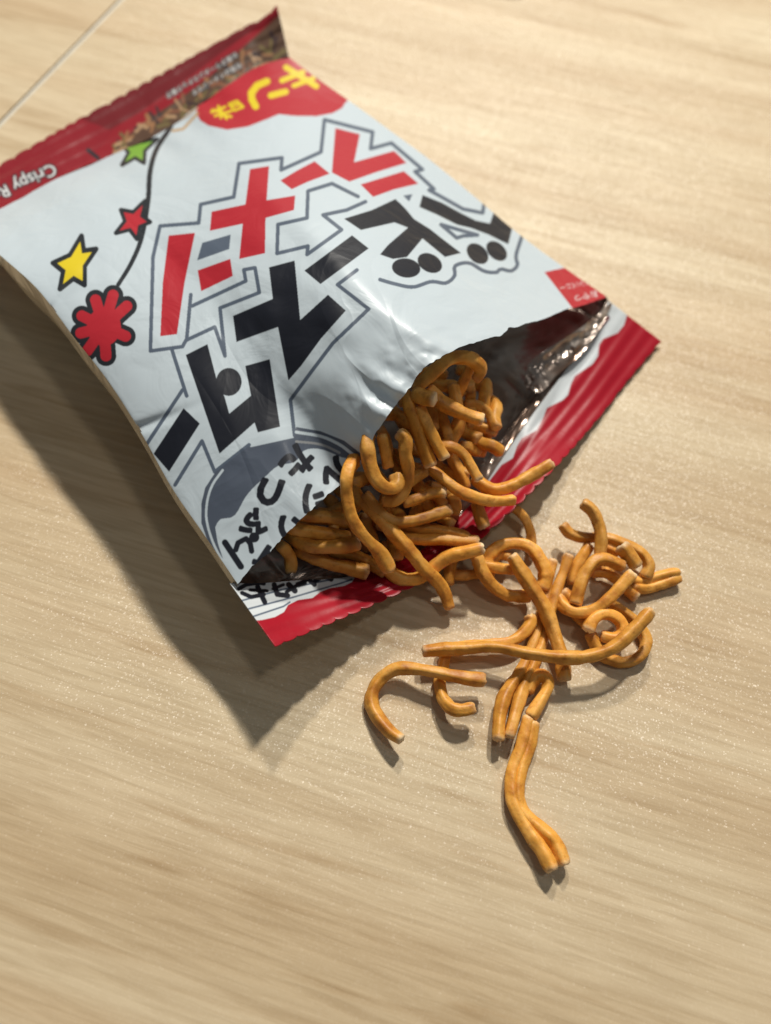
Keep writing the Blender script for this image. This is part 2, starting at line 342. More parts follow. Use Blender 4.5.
GA = math.radians(169)      # grain direction on the table
def table_mat():
    m, nt, b = mat('wood_laminate'); L = nt.links.new
    tc = N(nt, 'ShaderNodeTexCoord')
    mp = N(nt, 'ShaderNodeMapping'); mp.inputs['Rotation'].default_value = (0, 0, -GA); L(tc.outputs['Object'], mp.inputs['Vector'])
    def stretched(sx, sy, scale, detail, dist=0.0, rough=.5):
        q = N(nt, 'ShaderNodeVectorMath', operation='MULTIPLY'); L(mp.outputs[0], q.inputs[0]); q.inputs[1].default_value = (sx, sy, 1)
        n = N(nt, 'ShaderNodeTexNoise'); n.inputs['Scale'].default_value = scale; n.inputs['Detail'].default_value = detail; n.inputs['Distortion'].default_value = dist; n.inputs['Roughness'].default_value = rough
        L(q.outputs[0], n.inputs['Vector']); return n.outputs['Fac']
    broad = stretched(.8, 7, 3.4, 3, .8)
    band = stretched(1.0, 16, 4.2, 3, .6)
    fine = stretched(6, 95, 9, 4, .4, .6)
    streak = stretched(3.0, 42, 5, 3, 1.0)
    def ramp(s, p0, c0, p1, c1):
        r = N(nt, 'ShaderNodeValToRGB'); r.color_ramp.elements[0].position = p0; r.color_ramp.elements[0].color = (*c0, 1); r.color_ramp.elements[1].position = p1; r.color_ramp.elements[1].color = (*c1, 1); L(s, r.inputs[0]); return r.outputs[0]
    c = ramp(broad, .32, (.56, .425, .27), .66, (.655, .555, .39))
    def mul(c, s, lo, p0, hi=(1, 1, 1), p1=.6, f=1.0):
        r = ramp(s, p0, lo, p1, hi); x = N(nt, 'ShaderNodeMix', data_type='RGBA', blend_type='MULTIPLY'); x.inputs[0].default_value = f
        L(c, x.inputs[6]); L(r, x.inputs[7]); return x.outputs[2]
    c = mul(c, band, (.84, .79, .72), .34, (1.03, 1.03, 1.02), .68)
    c = mul(c, streak, (.82, .76, .69), .27, (1, 1, 1), .42)
    c = mul(c, fine, (.86, .83, .79), .33, (1.03, 1.03, 1.03), .6)
    L(c, b.inputs['Base Color'])
    # embossed lacquer: tiny tilted facets that glint, plus pores along the grain
    vo = N(nt, 'ShaderNodeTexVoronoi'); vo.inputs['Scale'].default_value = 3900; L(mp.outputs[0], vo.inputs['Vector'])
    sub = N(nt, 'ShaderNodeVectorMath', operation='SUBTRACT'); L(vo.outputs['Color'], sub.inputs[0]); sub.inputs[1].default_value = (.5, .5, .5)
    sc = N(nt, 'ShaderNodeVectorMath', operation='MULTIPLY'); L(sub.outputs[0], sc.inputs[0]); sc.inputs[1].default_value = (.52, .52, 0)
    bp = N(nt, 'ShaderNodeBump'); bp.inputs['Strength'].default_value = .5; bp.inputs['Distance'].default_value = .00014; L(fine, bp.inputs['Height'])
    L(bp.outputs['Normal'], b.inputs['Normal'])
    ad = N(nt, 'ShaderNodeVectorMath', operation='ADD'); L(bp.outputs['Normal'], ad.inputs[0]); L(sc.outputs[0], ad.inputs[1])
    nn = N(nt, 'ShaderNodeVectorMath', operation='NORMALIZE'); L(ad.outputs[0], nn.inputs[0]); L(nn.outputs[0], b.inputs['Coat Normal'])
    b.inputs['Coat Weight'].default_value = .50; b.inputs['Coat Roughness'].default_value = .33; b.inputs['Coat IOR'].default_value = 1.45
    b.inputs['Roughness'].default_value = .55; b.inputs['Specular IOR Level'].default_value = .15
    return m
M_table = table_mat()
def plain(name, col, rough=.5, metal=0.0):
    m, nt, b = mat(name); n = N(nt, 'ShaderNodeTexNoise'); n.inputs['Scale'].default_value = 300
    r = N(nt, 'ShaderNodeValToRGB'); r.color_ramp.elements[0].color = (*[c*.85 for c in col], 1); r.color_ramp.elements[1].color = (*[min(1, c*1.1) for c in col], 1)
    nt.links.new(n.outputs['Fac'], r.inputs[0]); nt.links.new(r.outputs[0], b.inputs['Base Color']); b.inputs['Roughness'].default_value = rough; b.inputs['Metallic'].default_value = metal
    return m
M_joint = plain('pale_joint', (.60, .56, .47), .5); M_gap = plain('dark_joint_gap', (.16, .13, .09), .7); M_dark = plain('dark_plastic', (.03, .028, .025), .5)

# ------------------------------------------------------------------ table with its board joint
def table():
    p = at(65, 57, 0); d = np.array([math.cos(GA-math.pi/2), math.sin(GA-math.pi/2)]); g = np.array([math.cos(GA), math.sin(GA)])
    # two boards meeting at the joint, running perpendicular to the grain
    w = .9
    def board(name, s0, s1):
        a0 = p[:2]+g*s0; a1 = p[:2]+g*s1; L = 1400
        V = []
        for z in (0, -18):
            V += [(*(a0-d*L), z), (*(a0+d*L), z), (*(a1+d*L), z), (*(a1-d*L), z)]
        ob = link(name, V, [(3, 2, 1, 0), (4, 5, 6, 7), (0, 1, 5, 4), (1, 2, 6, 5), (2, 3, 7, 6), (3, 0, 4, 7)], M_table, smooth=False)
        ob['kind'] = 'structure'; return ob
    board('table_top', -1500, -w); board('table_top', w, 900)
    for nm, s0, s1, z, m in (('table_joint', -w, w*.55, -.25, M_joint), ('table_joint_gap', w*.55, w, -.8, M_gap)):
        a0 = p[:2]+g*s0; a1 = p[:2]+g*s1; L = 1400
        V = [(*(a0-d*L), z), (*(a0+d*L), z), (*(a1+d*L), z), (*(a1-d*L), z)]; V += [(x, y, -17) for x, y, _ in V]
        ob = link(nm, V, [(3, 2, 1, 0), (4, 5, 6, 7), (0, 1, 5, 4), (1, 2, 6, 5), (2, 3, 7, 6), (3, 0, 4, 7)], m, smooth=False); ob['kind'] = 'structure'
table()

# ------------------------------------------------------------------ the bag
BAG0 = at(250, 330, 0); BAG0[2] = 0
BAG = bpy.data.objects.new('snack_bag', None); COL.objects.link(BAG); BAG.location = BAG0*MM; BAG.empty_display_size = .02
BAG['label'] = 'torn open white and red foil snack bag with bold Japanese lettering lying on the table'; BAG['category'] = 'snack bag'

LEFT = [(-45, 228, 14), (-20, 240, 20), (8, 262, 23.5), (40, 292, 24.5), (73, 336, 24), (108, 381, 23), (140, 431, 22), (172, 488, 20.5), (203, 533, 19), (237, 583, 16.6)]
RIGHT = [(289, 57, 19), (315, 77, 18.5), (348, 100, 18), (388, 129, 17.5), (430, 160, 17), (475, 197, 15), (520, 235, 12.5), (562, 266, 9.5), (607, 297, 6.5)]
FOLD = [(-45, 228, 14), (0, 209, 13), (62, 176, 11.5), (112, 155, 11), (160, 133, 12.5), (190, 112, 14), (215, 94, 15.5), (255, 68, 17.5), (289, 57, 19)]
MOUTH = [(237, 583, 16.5), (268, 553, 18.5), (300, 522, 20.2), (345, 480, 22), (362, 462, 24.5), (376, 430, 29), (405, 393, 33.6), (422, 372, 35.5), (440, 357, 36.8), (460, 347, 35), (478, 341, 33), (505, 331, 29), (535, 321, 23), (570, 309, 15), (607, 297, 6.5)]

def front_xyz(u, v, detail=True):
    L = cr(LEFT, v[:, 0]); R = cr(RIGHT, v[:, 0]); B = cr(FOLD, u[0]); T = cr(MOUTH, u[0])
    U = u[..., None]; V = v[..., None]
    P = (1-U)*L[:, None]+U*R[:, None]+(1-V)*B[None]+V*T[None]-((1-U)*(1-V)*B[0]+U*(1-V)*B[-1]+(1-U)*V*T[0]+U*V*T[-1])
    z = P[..., 2]
    z = z+np.sin(np.pi*u)**.8*np.sin(np.pi*v)*7.0
    # steeper shoulders near both creases
    if detail:
        c = np.exp(-((u-.47)/.17)**2)*np.clip((v-.80)/.2, 0, 1)**1.5
        z = z+c*.9*np.sin(u*95+3*np.sin(v*9))*(.6+.4*np.sin(u*41))+c*.22*vnoise(u*70, v*45, 70)
        c2 = np.exp(-((u-.33)/.1)**2)*np.clip((v-.72)/.28, 0, 1)
        z = z-c2*1.6*np.cos((u-.33)*22)
        z = z+.42*vnoise(u*7+3, v*6+1, 1)*np.sin(np.pi*u)+.16*vnoise(u*19, v*17, 2)*np.sin(np.pi*np.clip(u, 0, 1))**.5
        rdg = lambda fx, fy, sd: np.clip(1-np.abs(vnoise(u*fx+.7*vnoise(u*3, v*3, sd+9), v*fy+.7*vnoise(u*3+7, v*3, sd+8), sd))*3.2, 0, 1)**2
        z = z+np.sin(np.pi*u)**.6*(.09*rdg(5, 4, 50)*(.4+.6*v)-.08*rdg(8, 6, 51)+.07*rdg(13, 8, 52)*np.clip(v*2-.7, 0, 1))
        # creases coming off the left edge and the back fold
        z = z-.7*np.exp(-((v-.60-.25*u)/.012)**2)*np.exp(-(u/.10)**2)-.5*np.exp(-((v-.28+.3*u)/.014)**2)*np.exp(-(u/.12)**2)
        z = z+.5*np.exp(-(v/.10)**2)*np.sin(u*46+2*np.sin(u*9))*np.sin(np.pi*u)
    X = at(P[..., 0], P[..., 1], z)
    return X

def build_front(a):
    nu, nv = 820, 700
    u, v = np.meshgrid(np.linspace(0, 1, nu), np.linspace(0, 1, nv))
    # ragged tear along the mouth
    tear = .0035*vnoise(u*22, u*0, 5)+.0013*vnoise(u*130, u*0, 6)+.006*np.exp(-((u-.76)/.01)**2)-.006*np.exp(-((u-.79)/.008)**2)
    vv = np.clip(v, 0, 1)
    X = front_xyz(u, vv)
    d = X[-1]-X[-40]; d = d/np.linalg.norm(d, axis=1)[:, None]
    X = X+d[None]*(tear*90)[..., None]*np.clip((v-.93)/.07, 0, 1)[..., None]
    X = X.reshape(-1, 3)
    f = gridfaces(nu, nv)[:, ::-1]          # outside faces up
    ob = link('front_panel', X, f, M_front, BAG)
    px, py = pr(X)
    vcol(ob, 'print', a.sample(px, py))
    return ob
front = build_front(art_front())
front['label'] = 'glossy white printed front panel with red and black letters and a ragged torn edge'

def strip_surface(name, inner, outer, ns, nt_, a, teeth, ridge, ridges, tooth_px=1.0, dz=0.0, curl=None):
    s = np.linspace(0, 1, ns); I = cr(inner, s); O = cr(outer, s)
    t = np.linspace(0, 1, nt_)[:, None, None]
    P = I[None]*(1-t)+O[None]*t
    tt = np.repeat(t[..., 0], ns, 1); ss = np.repeat(s[None], nt_, 0)
    z = P[..., 2]+dz+ridge*np.sin(tt*ridges*2*np.pi)*np.clip(tt*3, 0, 1)+.30*vnoise(ss*9, tt*2, 9)+.06*vnoise(ss*40, tt*3, 10)
    X = at(P[..., 0], P[..., 1], z)
    dirn = X[-1]-X[0]; dirn = dirn/np.linalg.norm(dirn, axis=1)[:, None]
    tri = np.sqrt(np.abs(np.sin(np.pi*(s*teeth+.6*vnoise(s*9, s*0, 40)))))-.6; tri = tri*(.45+.55*np.clip(vnoise(s*5+2, s*0, 41)+.6, 0, 1))
    X = X+dirn[None]*(tri*tooth_px)[None, :, None]*(np.clip((tt-.8)/.2, 0, 1)**1.5)[..., None]
    X = X.reshape(-1, 3)
    f = gridfaces(ns, nt_)
    nrm = np.cross(X[f[0][1]]-X[f[0][0]], X[f[0][3]]-X[f[0][0]])
    mid = len(f)//2; nrm = np.cross(X[f[mid][1]]-X[f[mid][0]], X[f[mid][3]]-X[f[mid][0]])
    if nrm[2] < 0: f = f[:, ::-1]
    ob = link(name, X, f, M_seal, BAG)
    px, py = pr(X); vcol(ob, 'print', a.sample(px, py, 3 if name == 'back_seal' else 1))
    # the film has a second layer: give it real thickness
    so = ob.modifiers.new('film_thickness', 'SOLIDIFY'); so.thickness = .00018; so.offset = -1
    return ob

SI = [(230, 583, 15.5), (262, 583, 11), (300, 580, 7.5), (350, 576, 4.6), (420, 551, 3), (470, 505, 3), (500, 462, 3.4), (530, 418, 4), (575, 357, 4.6), (609, 301, 6.2)]
SO = [(275, 646, 16), (320, 627, 11), (400, 592, 6), (440, 570, 5), (490, 530, 6.5), (540, 482, 7.6), (575, 445, 3.4), (605, 410, 1.6), (625, 384, 1.1), (661, 341, 1.2)]
fs = strip_surface('front_seal', SI, SO, 900, 130, art_strip(), 36, .08, 4.5, .85)
fs['label'] = 'red and white crimped seal strip with wavy print and zigzag edge below the tear'
BO = [(-78, 208, 9), (-40, 187, 9), (0, 165, 9), (60, 130, 9.5), (100, 108, 10.5), (140, 86, 11.5), (200, 52, 15), (245, 27, 19), (262, 19, 21), (277, 6, 24)]
bs = strip_surface('back_seal', [(x, y, z-.15) for x, y, z in FOLD], BO, 900, 120, art_seal(), 27, .16, 3.5, 1.5)
bs['label'] = 'dark red crimped back seal with zigzag edge and small white lettering'

def build_flap():
    """loose curled scrap of clear lining by the right inner corner"""
    ns, nt_ = 120, 40
    A = cr([(611, 302, 6.6), (588, 322, 8.5), (565, 338, 9.5), (543, 352, 9), (529, 364, 7.5), (524, 384, 5)], ns)
    B = cr([(612, 305, 6.4), (596, 336, 6.4), (575, 360, 6.0), (556, 376, 5.6), (541, 392, 5), (527, 390, 4.6)], ns)
    t = np.linspace(0, 1, nt_)[:, None, None]; P = A[None]*(1-t)+B[None]*t
    s_ = np.repeat(np.linspace(0, 1, ns)[None], nt_, 0); tt = np.repeat(t[..., 0], ns, 1)
    z = P[..., 2]+1.2*np.sin(np.pi*tt)*np.sin(np.pi*s_)*(vnoise(s_*9, tt*3, 61)-.6)+.5*vnoise(s_*22, tt*5, 62)*np.sin(np.pi*tt)
    X = at(P[..., 0], P[..., 1], z).reshape(-1, 3); f = gridfaces(ns, nt_); k = len(f)//2
    if np.cross(X[f[k][1]]-X[f[k][0]], X[f[k][3]]-X[f[k][0]])[2] < 0: f = f[:, ::-1]
    ob = link('torn_flap', X, f, M_back, BAG); ob['label'] = 'crumpled scrap of shiny lining folded up at the right end of the opening'
build_flap()

def build_back():
    ns, n1, n2 = 200, 130, 90
    q = np.linspace(0, 1, ns)
    kw = [0, .03, .06, .10, .16, .25, .5, .75, .85, .91, .95, .975, 1]
    ww = [0.002, -.004, .006, .045, .09, .20, .5, .80, .93, .975, 1.0, 1.004, .998]
    kz = [1, .80, .52, .24, .08, .03, .03, .03, .08, .24, .50, .80, 1]
    rows = []
    V = np.linspace(0, 1, n1)
    L = cr(LEFT, V); R = cr(RIGHT, V); L3 = at(L[:, 0], L[:, 1], L[:, 2]-.15); R3 = at(R[:, 0], R[:, 1], R[:, 2]-.15)
    FB = cr([(x, y, z) for x, y, z in FOLD], q); FB = at(FB[:, 0], FB[:, 1], FB[:, 2]-.4)
    w = np.interp(q, kw, ww); zf = np.interp(q, kw, kz)
    def sect(A, B):
        zz = np.where(q < .5, A[2], B[2])*zf+.5*(1-zf)+.3
        P = A[None]*(1-w[:, None])+B[None]*w[:, None]; P[:, 2] = np.minimum(zz, np.where(q < .5, A[2], B[2])); return P
    for i in range(n1):
        P = sect(L3[i], R3[i]); k = np.clip(1-V[i]/.16, 0, 1); k = k*k*(3-2*k)
        rows.append(P*(1-k)+FB*k)
    M = rows[-1]
    I = cr(SI, q); I = at(I[:, 0], I[:, 1], I[:, 2]-.5); O = cr(SO, q); O = at(O[:, 0], O[:, 1], O[:, 2]-.5); O = I+(O-I)*.95
    for i in range(1, n2):
        t = i/(n2-1)
        if t < .7:
            k = t/.7; P = M*(1-k)+I*k
            P[:, 2] -= 1.2*np.sin(np.pi*k)*np.sin(np.pi*q); P[:, 2] = np.maximum(P[:, 2], .7)
        else:
            k = (t-.7)/.3; P = I*(1-k)+O*k
        rows.append(P)
    X = np.array(rows)
    uu, vv = np.meshgrid(q*16, np.arange(len(rows))/14)
    amp = 1.4*np.clip((np.arange(len(rows))-20)/40, 0, 1)[:, None]*np.sin(np.pi*q)[None]**.5*np.clip((X[..., 2]-.6)/1.5, 0, 1)*np.clip((len(rows)-30-np.arange(len(rows)))/10, 0, 1)[:, None]
    X[..., 2] += amp*(.8*np.abs(vnoise(uu, vv, 21))+.4*vnoise(uu*2.7, vv*2.7, 22))
    X[..., 2] = np.maximum(X[..., 2], .15)
    f = gridfaces(ns, len(rows))
    X = X.reshape(-1, 3); m = (len(rows)//2)*(ns-1)+ns//2
    nrm = np.cross(X[f[m][1]]-X[f[m][0]], X[f[m][3]]-X[f[m][0]])
    if nrm[2] < 0: f = f[:, ::-1]
    return link('back_panel', X, f, M_back, BAG)
bp_ = build_back(); bp_['label'] = 'cream back sheet of the bag with a dark shiny crinkled lining'

# ------------------------------------------------------------------ noodles
def noodle_mesh(strands, r=1.32, seed=0, pale=(1, 1)):
    rg = np.random.default_rng(seed); VV = []; FF = []; TT = []
    for pts in strands:
        P3 = np.array([at(x, y, z) for x, y, z in pts])
        L = np.linalg.norm(np.diff(P3, axis=0), axis=1).sum(); n = max(12, int(L/.42))
        # catmull in 3d
        k = len(P3); E = np.vstack([2*P3[0]-P3[1], P3, 2*P3[-1]-P3[-2]]); out = []
        for i in range(k-1):
            p0, p1, p2, p3 = E[i:i+4]; t = np.linspace(0, 1, 20, endpoint=False)[:, None]
            out.append(.5*((2*p1)+(-p0+p2)*t+(2*p0-5*p1+4*p2-p3)*t*t+(-p0+3*p1-3*p2+p3)*t**3))
        out = np.vstack(out+[P3[-1:]]); s = np.r_[0, np.cumsum(np.linalg.norm(np.diff(out, axis=0), axis=1))]
        q = np.linspace(0, s[-1], n); C = np.stack([np.interp(q, s, out[:, j]) for j in range(3)], 1)
        for _ in range(2): C[1:-1] = (C[:-2]+2*C[1:-1]+C[2:])/4
        wob = np.stack([vnoise(q*.16+rg.uniform(0, 60), q*0+j, seed+30) for j in range(3)], 1)*.22; C = C+wob*.9
        C[:, 2] = np.maximum(C[:, 2], r*.93)
        T = np.gradient(C, axis=0); T /= np.linalg.norm(T, axis=1)[:, None]
        up = np.array([0, 0, 1.]); Nn = np.zeros_like(T); a0 = up-T[0]*(T[0]@up)
        if np.linalg.norm(a0) < .2: a0 = np.array([1., 0, 0])-T[0]*T[0][0]
        Nn[0] = a0/np.linalg.norm(a0)
        for i in range(1, n):
            v = Nn[i-1]-T[i]*(T[i]@Nn[i-1]); Nn[i] = v/np.linalg.norm(v)
        Bn = np.cross(T, Nn)
        m = 16; th = np.linspace(0, 2*np.pi, m, endpoint=False)
        tw = rg.uniform(0, 6)+q*rg.uniform(-.05, .05)
        ph = th[None]+tw[:, None]
        sq = (np.abs(np.cos(ph))**5.0+np.abs(np.sin(ph))**5.0)**(-1/5.0)      # soft square section
        rad = r*(.81+.09*rg.random())*sq/1.07
        rad = rad*(1+.11*vnoise(q*.22+seed, q*0, seed+1))[:, None]*(1+.08*vnoise((q*.8)[:, None]+seed*1.7, np.cos(th)[None]*2+5, seed+2))
        # longitudinal groove here and there
        rad = rad*(1-.10*np.exp(-((np.cos(th-1.1)-1)/.06)**2)[None]*(.5+.5*np.sin(q*.25+seed))[:, None])
        ec = np.ones(n); ec[0] = .93; ec[-1] = .93
        rad = rad*ec[:, None]
        ring = C[:, None]+rad[..., None]*(np.cos(th)[None, :, None]*Nn[:, None]+np.sin(th)[None, :, None]*Bn[:, None])
        ring[..., 2] = np.maximum(ring[..., 2], .02)
        base = sum(len(v) for v in VV); V = ring.reshape(-1, 3)
        for i in range(n-1):
            for j in range(m):
                a = base+i*m+j; b = base+i*m+(j+1) % m; FF.append((a, b, b+m, a+m))
        tip = np.zeros(n*m)
        dd = np.minimum(q, 1e9)
        for e, qq in ((0, q), (1, q[-1]-q)):
            tv = np.clip(1-qq/.9, 0, 1)**1.2*pale[e]; tip = np.maximum(tip, np.repeat(tv, m)*.75)
        # caps: slightly uneven broken face
        for e, (ci, sg) in enumerate(((0, -1), (n-1, 1))):
            c = C[ci]+sg*T[ci]*.18; rr_ = C[ci][None]+(ring[ci]-C[ci][None])*.72+sg*T[ci]*(.0+.34*rg.random((m, 1)))
            V = np.vstack([V, rr_, c[None]]); r1 = base+len(V)-1-m; cc = base+len(V)-1; rb = base+ci*m
            for j in range(m):
                k2 = (j+1) % m
                if sg < 0: FF.append((rb+k2, rb+j, r1+j, r1+k2)); FF.append((r1+k2, r1+j, cc))
                else: FF.append((rb+j, rb+k2, r1+k2, r1+j)); FF.append((r1+j, r1+k2, cc))
            tip = np.r_[tip, np.full(m+1, pale[e])]
        VV.append(V); TT.append(tip)
    return np.vstack(VV), FF, np.concatenate(TT)

COUNT = 0
def noodle(label, *strands, group='fried noodles spilled on the table', r=1.32, pale=(.7, .7)):
    pale = tuple(min(1, p*1.25) for p in pale)
    global COUNT; COUNT += 1
    if group == 'fried noodles spilled on the table': strands = [[(x, y, 1.3+(z-1.3)*.8) for x, y, z in q] for q in strands]
    V, Fc, tip = noodle_mesh(strands, r, COUNT, pale)
    o0 = V.mean(0); o0[2] = V[:, 2].min()
    ob = link('noodle', V, Fc, M_noodle, None, True, o0)
    vcol(ob, 'tip', tip)
    ob['label'] = label; ob['category'] = 'noodle'; ob['group'] = group
    return ob

exec_list = True
n = noodle
# --- on the open table
n('long hook shaped noodle lying apart with a pale broken end, lowest left of the spill', [(401, 739, 4.2), (389, 731, 3.2), (376, 713, 2), (371.5, 697, 1.6), (379, 680, 2), (395, 669.5, 3), (412, 669, 4), (433, 672.5, 5), (454, 676, 5.2), (484, 680, 4.8)], pale=(1, .3))
n('longest nearly straight noodle running across the middle of the spill over the others', [(423, 651, 4.6), (455, 647.5, 5.4), (500, 648, 6.6), (530, 653, 7.4), (560, 657.5, 7.6), (590, 656, 7.6), (615, 647, 8.2), (635, 629, 9), (650, 611, 9.6)], pale=(.6, .6))
n('short curved noodle pressed along the upper left side of the longest noodle', [(530, 615, 3.6), (531, 622, 3.2), (523, 633, 3), (511, 641, 3), (490, 644.5, 3), (465, 645.5, 3), (440, 648, 2.8)], pale=(.3, .3))
n('small J shaped noodle passing under the long hook shaped noodle', [(447, 650, 2.0), (443.5, 668, 1.5), (439, 682, 1.6), (441, 697, 2.6), (451, 707.5, 4.0), (462, 709.5, 4.6), (475, 707.5, 4.8)], pale=(.3, .3))
n('fused double noodle running down the middle under the longest noodle', [(569, 556, 4.2), (563, 572, 3.4), (557, 590, 2.6), (551, 612, 1.8), (546, 630, 1.5), (541, 647, 1.5), (533, 666, 1.6), (522, 690, 2), (514, 715, 2.6), (509, 737, 3)],
  [(553, 561, 3.4), (549, 577, 2.6), (545, 600, 1.6), (538, 630, 1.5), (531, 650, 1.5), (521, 669, 1.6), (507, 692, 2.2), (500, 715, 2.8), (498, 740, 3.4)], pale=(.6, .5))
n('bent noodle piece touching the top of the lowest fused noodle', [(528, 692, 1.4), (533, 680, 2), (541, 675, 2.6), (547, 682, 2.8), (545, 692, 2.8), (537, 705, 2.6), (530, 717, 2.2)], pale=(.1, .1))
n('S curved fused double noodle, lowest one on the table with a forked end', [(529, 718, 2), (521, 749, 1.6), (512, 775, 1.6), (513.5, 801, 1.8), (526, 827, 2.2), (541, 848, 2.6), (551, 869, 2.6)],
  [(533, 722, 1.6), (529, 745, 1.4), (521, 767, 1.4), (517, 790, 1.4), (521, 810, 1.6), (538, 826, 2), (555, 842, 2.2), (565, 864, 2.2)], pale=(.4, .6))
n('straight thick noodle slanting down from the ring shaped noodle across the spill centre', [(512, 556, 9.6), (521, 570, 8.6), (532, 588, 7.2), (544, 607, 5.6), (553, 628, 4.4), (560, 648, 3.6), (563, 662, 3), (565, 680, 2.2)], r=1.55, pale=(.5, .4))
n('ring shaped noodle curling around the top of the straight slanting noodle', [(489, 568, 3.8), (488, 558, 4.6), (500, 547, 5.4), (518, 544, 6), (533, 550, 6), (542, 564, 5.2), (545, 577, 4), (541, 588, 3)], r=1.5, pale=(.2, .2))
n('pale straight noodle inside the ring shaped noodle', [(474, 562, 5.6), (490, 566, 5.6), (514, 570, 5.2)], pale=(.2, .6))
n('noodle curving down in a bow left of the straight slanting noodle', [(474, 552, 8.4), (478, 560, 7.6), (484, 575, 5.8), (494, 587, 4.2), (508, 594.5, 3), (530, 596.5, 2.4)], r=1.4, pale=(.3, .2))
n('short upright noodle between the bag seal and the ring shaped noodle', [(513, 508, 5.4), (521, 514, 5), (528, 525, 4), (531, 539, 2.6), (530, 552, 1.6)], pale=(.2, .2))
n('thin inner noodle bent inside the ring shaped noodle', [(489, 576, 2), (492, 563, 3.2), (501, 556, 4), (510, 558, 4.6)], r=1.1, pale=(.2, .2))
n('raised noodle with its tip pointing up, topmost in the right cluster', [(583, 503, 11), (592, 510, 10.4), (599, 525, 9), (601, 541, 7.8), (599, 556, 6.6)], pale=(.2, .2))
n('long arched noodle behind the raised one with a tip at its far left', [(563, 525, 5.6), (571, 534, 5), (586, 538, 4.8), (604, 537, 4.8), (623, 543, 4.8), (640, 553, 4.4), (649, 566, 3.8), (645, 577, 3)], pale=(.2, .2))
n('bowed noodle dropping left of the raised noodle in the right cluster', [(589, 545, 4.4), (580, 560, 3.4), (575, 573, 2.4), (573, 584, 1.6)], pale=(.2, .2))
n('noodle bent into an upside down U at the heart of the right cluster', [(575, 604, 4.6), (578, 592, 5.6), (583, 577, 6.6), (593, 563, 7.4), (606, 560, 7.4), (624, 567, 6.6)], r=1.4, pale=(.3, .2))
n('low noodle crossing under the upside down U noodle', [(591, 573, 2.6), (607, 573, 2.6), (619, 580, 2.4), (628, 590, 1.8), (637, 597, 1.5)], pale=(.2, .7))
n('stubby noodle with a pale flat end at the right cluster top', [(622, 546, 8.6), (629, 556, 7.8), (637, 567, 6.8)], r=1.6, pale=(1, .5))
n('short noodle stub tucked between the raised noodle and the stubby pale one', [(602, 545, 3.6), (612, 549, 3.4), (619, 553, 3)], pale=(.3, .3))
n('noodle sweeping up to a pale cut end below the right cluster', [(558, 597, 2), (563, 606, 2.6), (576, 612, 4), (594, 609, 5.6), (612, 595, 7.4), (633, 573, 9)], r=1.35, pale=(.3, 1))
n('small stub at the left foot of the upside down U noodle', [(562, 592, 2.2), (571, 600, 2)], r=1.5, pale=(.5, .2))
n('fused dark double noodle reaching farthest right', [(628, 582, 2), (643, 582, 1.8), (660, 577, 2), (678, 573, 2.4)], [(630, 588, 1.5), (648, 588, 1.4), (664, 584, 1.5), (680, 577.5, 1.9)], pale=(.1, .1), r=1.25)
n('small tightly curled noodle inside the large lower right loop', [(588, 630, 5), (594, 620, 5.6), (606, 615, 5.8), (619, 619, 5.4), (624, 630, 4.6), (615, 638, 3.8), (602, 636, 3.2)], r=1.4, pale=(.7, .2))
n('large looped noodle around the small curl, right under the longest noodle', [(609, 604, 2), (623, 612, 2), (637, 623, 2), (647, 640, 1.8), (641, 656, 1.6), (624, 663, 1.5), (606, 658, 1.5), (596, 647, 2), (591, 634, 2.6)], r=1.35, pale=(.2, .2))
n('short noodle stub between the sweeping noodle and the small curl', [(574, 612, 2), (582, 620, 1.8), (592, 628, 1.6)], pale=(.2, .2))
# --- spilling out over the seal
O = 'fried noodles in the mouth of the bag'
def m(label, *s, **k): return noodle(label, *s, group=O, **k)
m('bumpy noodle reaching out to the right over the red seal', [(552, 463, 14.5), (533, 475, 13.6), (512, 487, 12.8), (495, 491, 12.6), (483, 486, 12.8), (474, 478, 13)], pale=(.5, .2), r=1.4)
m('long noodle arching right with a rounded end over the red seal', [(428, 467, 16), (446, 481, 15.6), (462, 492, 15), (483, 499, 14), (500, 500.5, 13.4), (515, 499, 12.8)], pale=(.1, .1), r=1.35)
m('noodle bending down to a pale end beside the silver inner wall', [(440, 446, 19), (450, 445.5, 19.4), (462, 452, 18.8), (470, 465, 17.6), (478, 480, 16.2)], pale=(.1, 1))
m('short noodle hanging down onto the red seal with a pale tip', [(476, 503, 9), (480, 516, 8), (484.5, 528, 7)], pale=(.1, 1))
m('thick noodle pointing right with a square cut end in the mouth', [(366, 494, 15), (376, 508, 14), (392, 520, 13.2), (415, 519.5, 12.6), (449, 510.5, 12)], pale=(.1, .4), r=1.5)
m('slim noodle tapering between the square ended and the flat lying noodle', [(395, 526, 8.5), (412, 527, 9), (437, 529, 9), (455, 533, 8.6), (468, 538, 8)], pale=(.1, .2), r=1.2)
m('flat lying noodle pointing right at the middle of the mouth', [(390, 533, 8.6), (412, 539, 8.6), (437, 540.5, 8.4), (477, 541, 8)], pale=(.1, .5))
m('noodle curving up to a white broken end just outside the mouth', [(482, 548, 10.4), (466, 552, 9.8), (448, 556.5, 8.8), (434, 566, 7.4), (421, 577, 6), (405, 580, 5.4), (392, 574, 5.6), (385, 566, 6)], pale=(1, .1), r=1.4)
m('front noodle hanging down to the table from the mouth', [(352, 490, 14), (360, 501, 14), (376, 516, 13.4), (395, 535, 12.4), (410, 552, 11), (424, 568, 9), (437, 581, 6.6), (444, 593, 4.4), (449, 608, 2.4)], pale=(.1, .2), r=1.5)
m('dark noodle piece standing behind the one hanging to the table', [(452, 560, 4), (450, 572, 3), (449, 584, 2)], pale=(.1, .1))
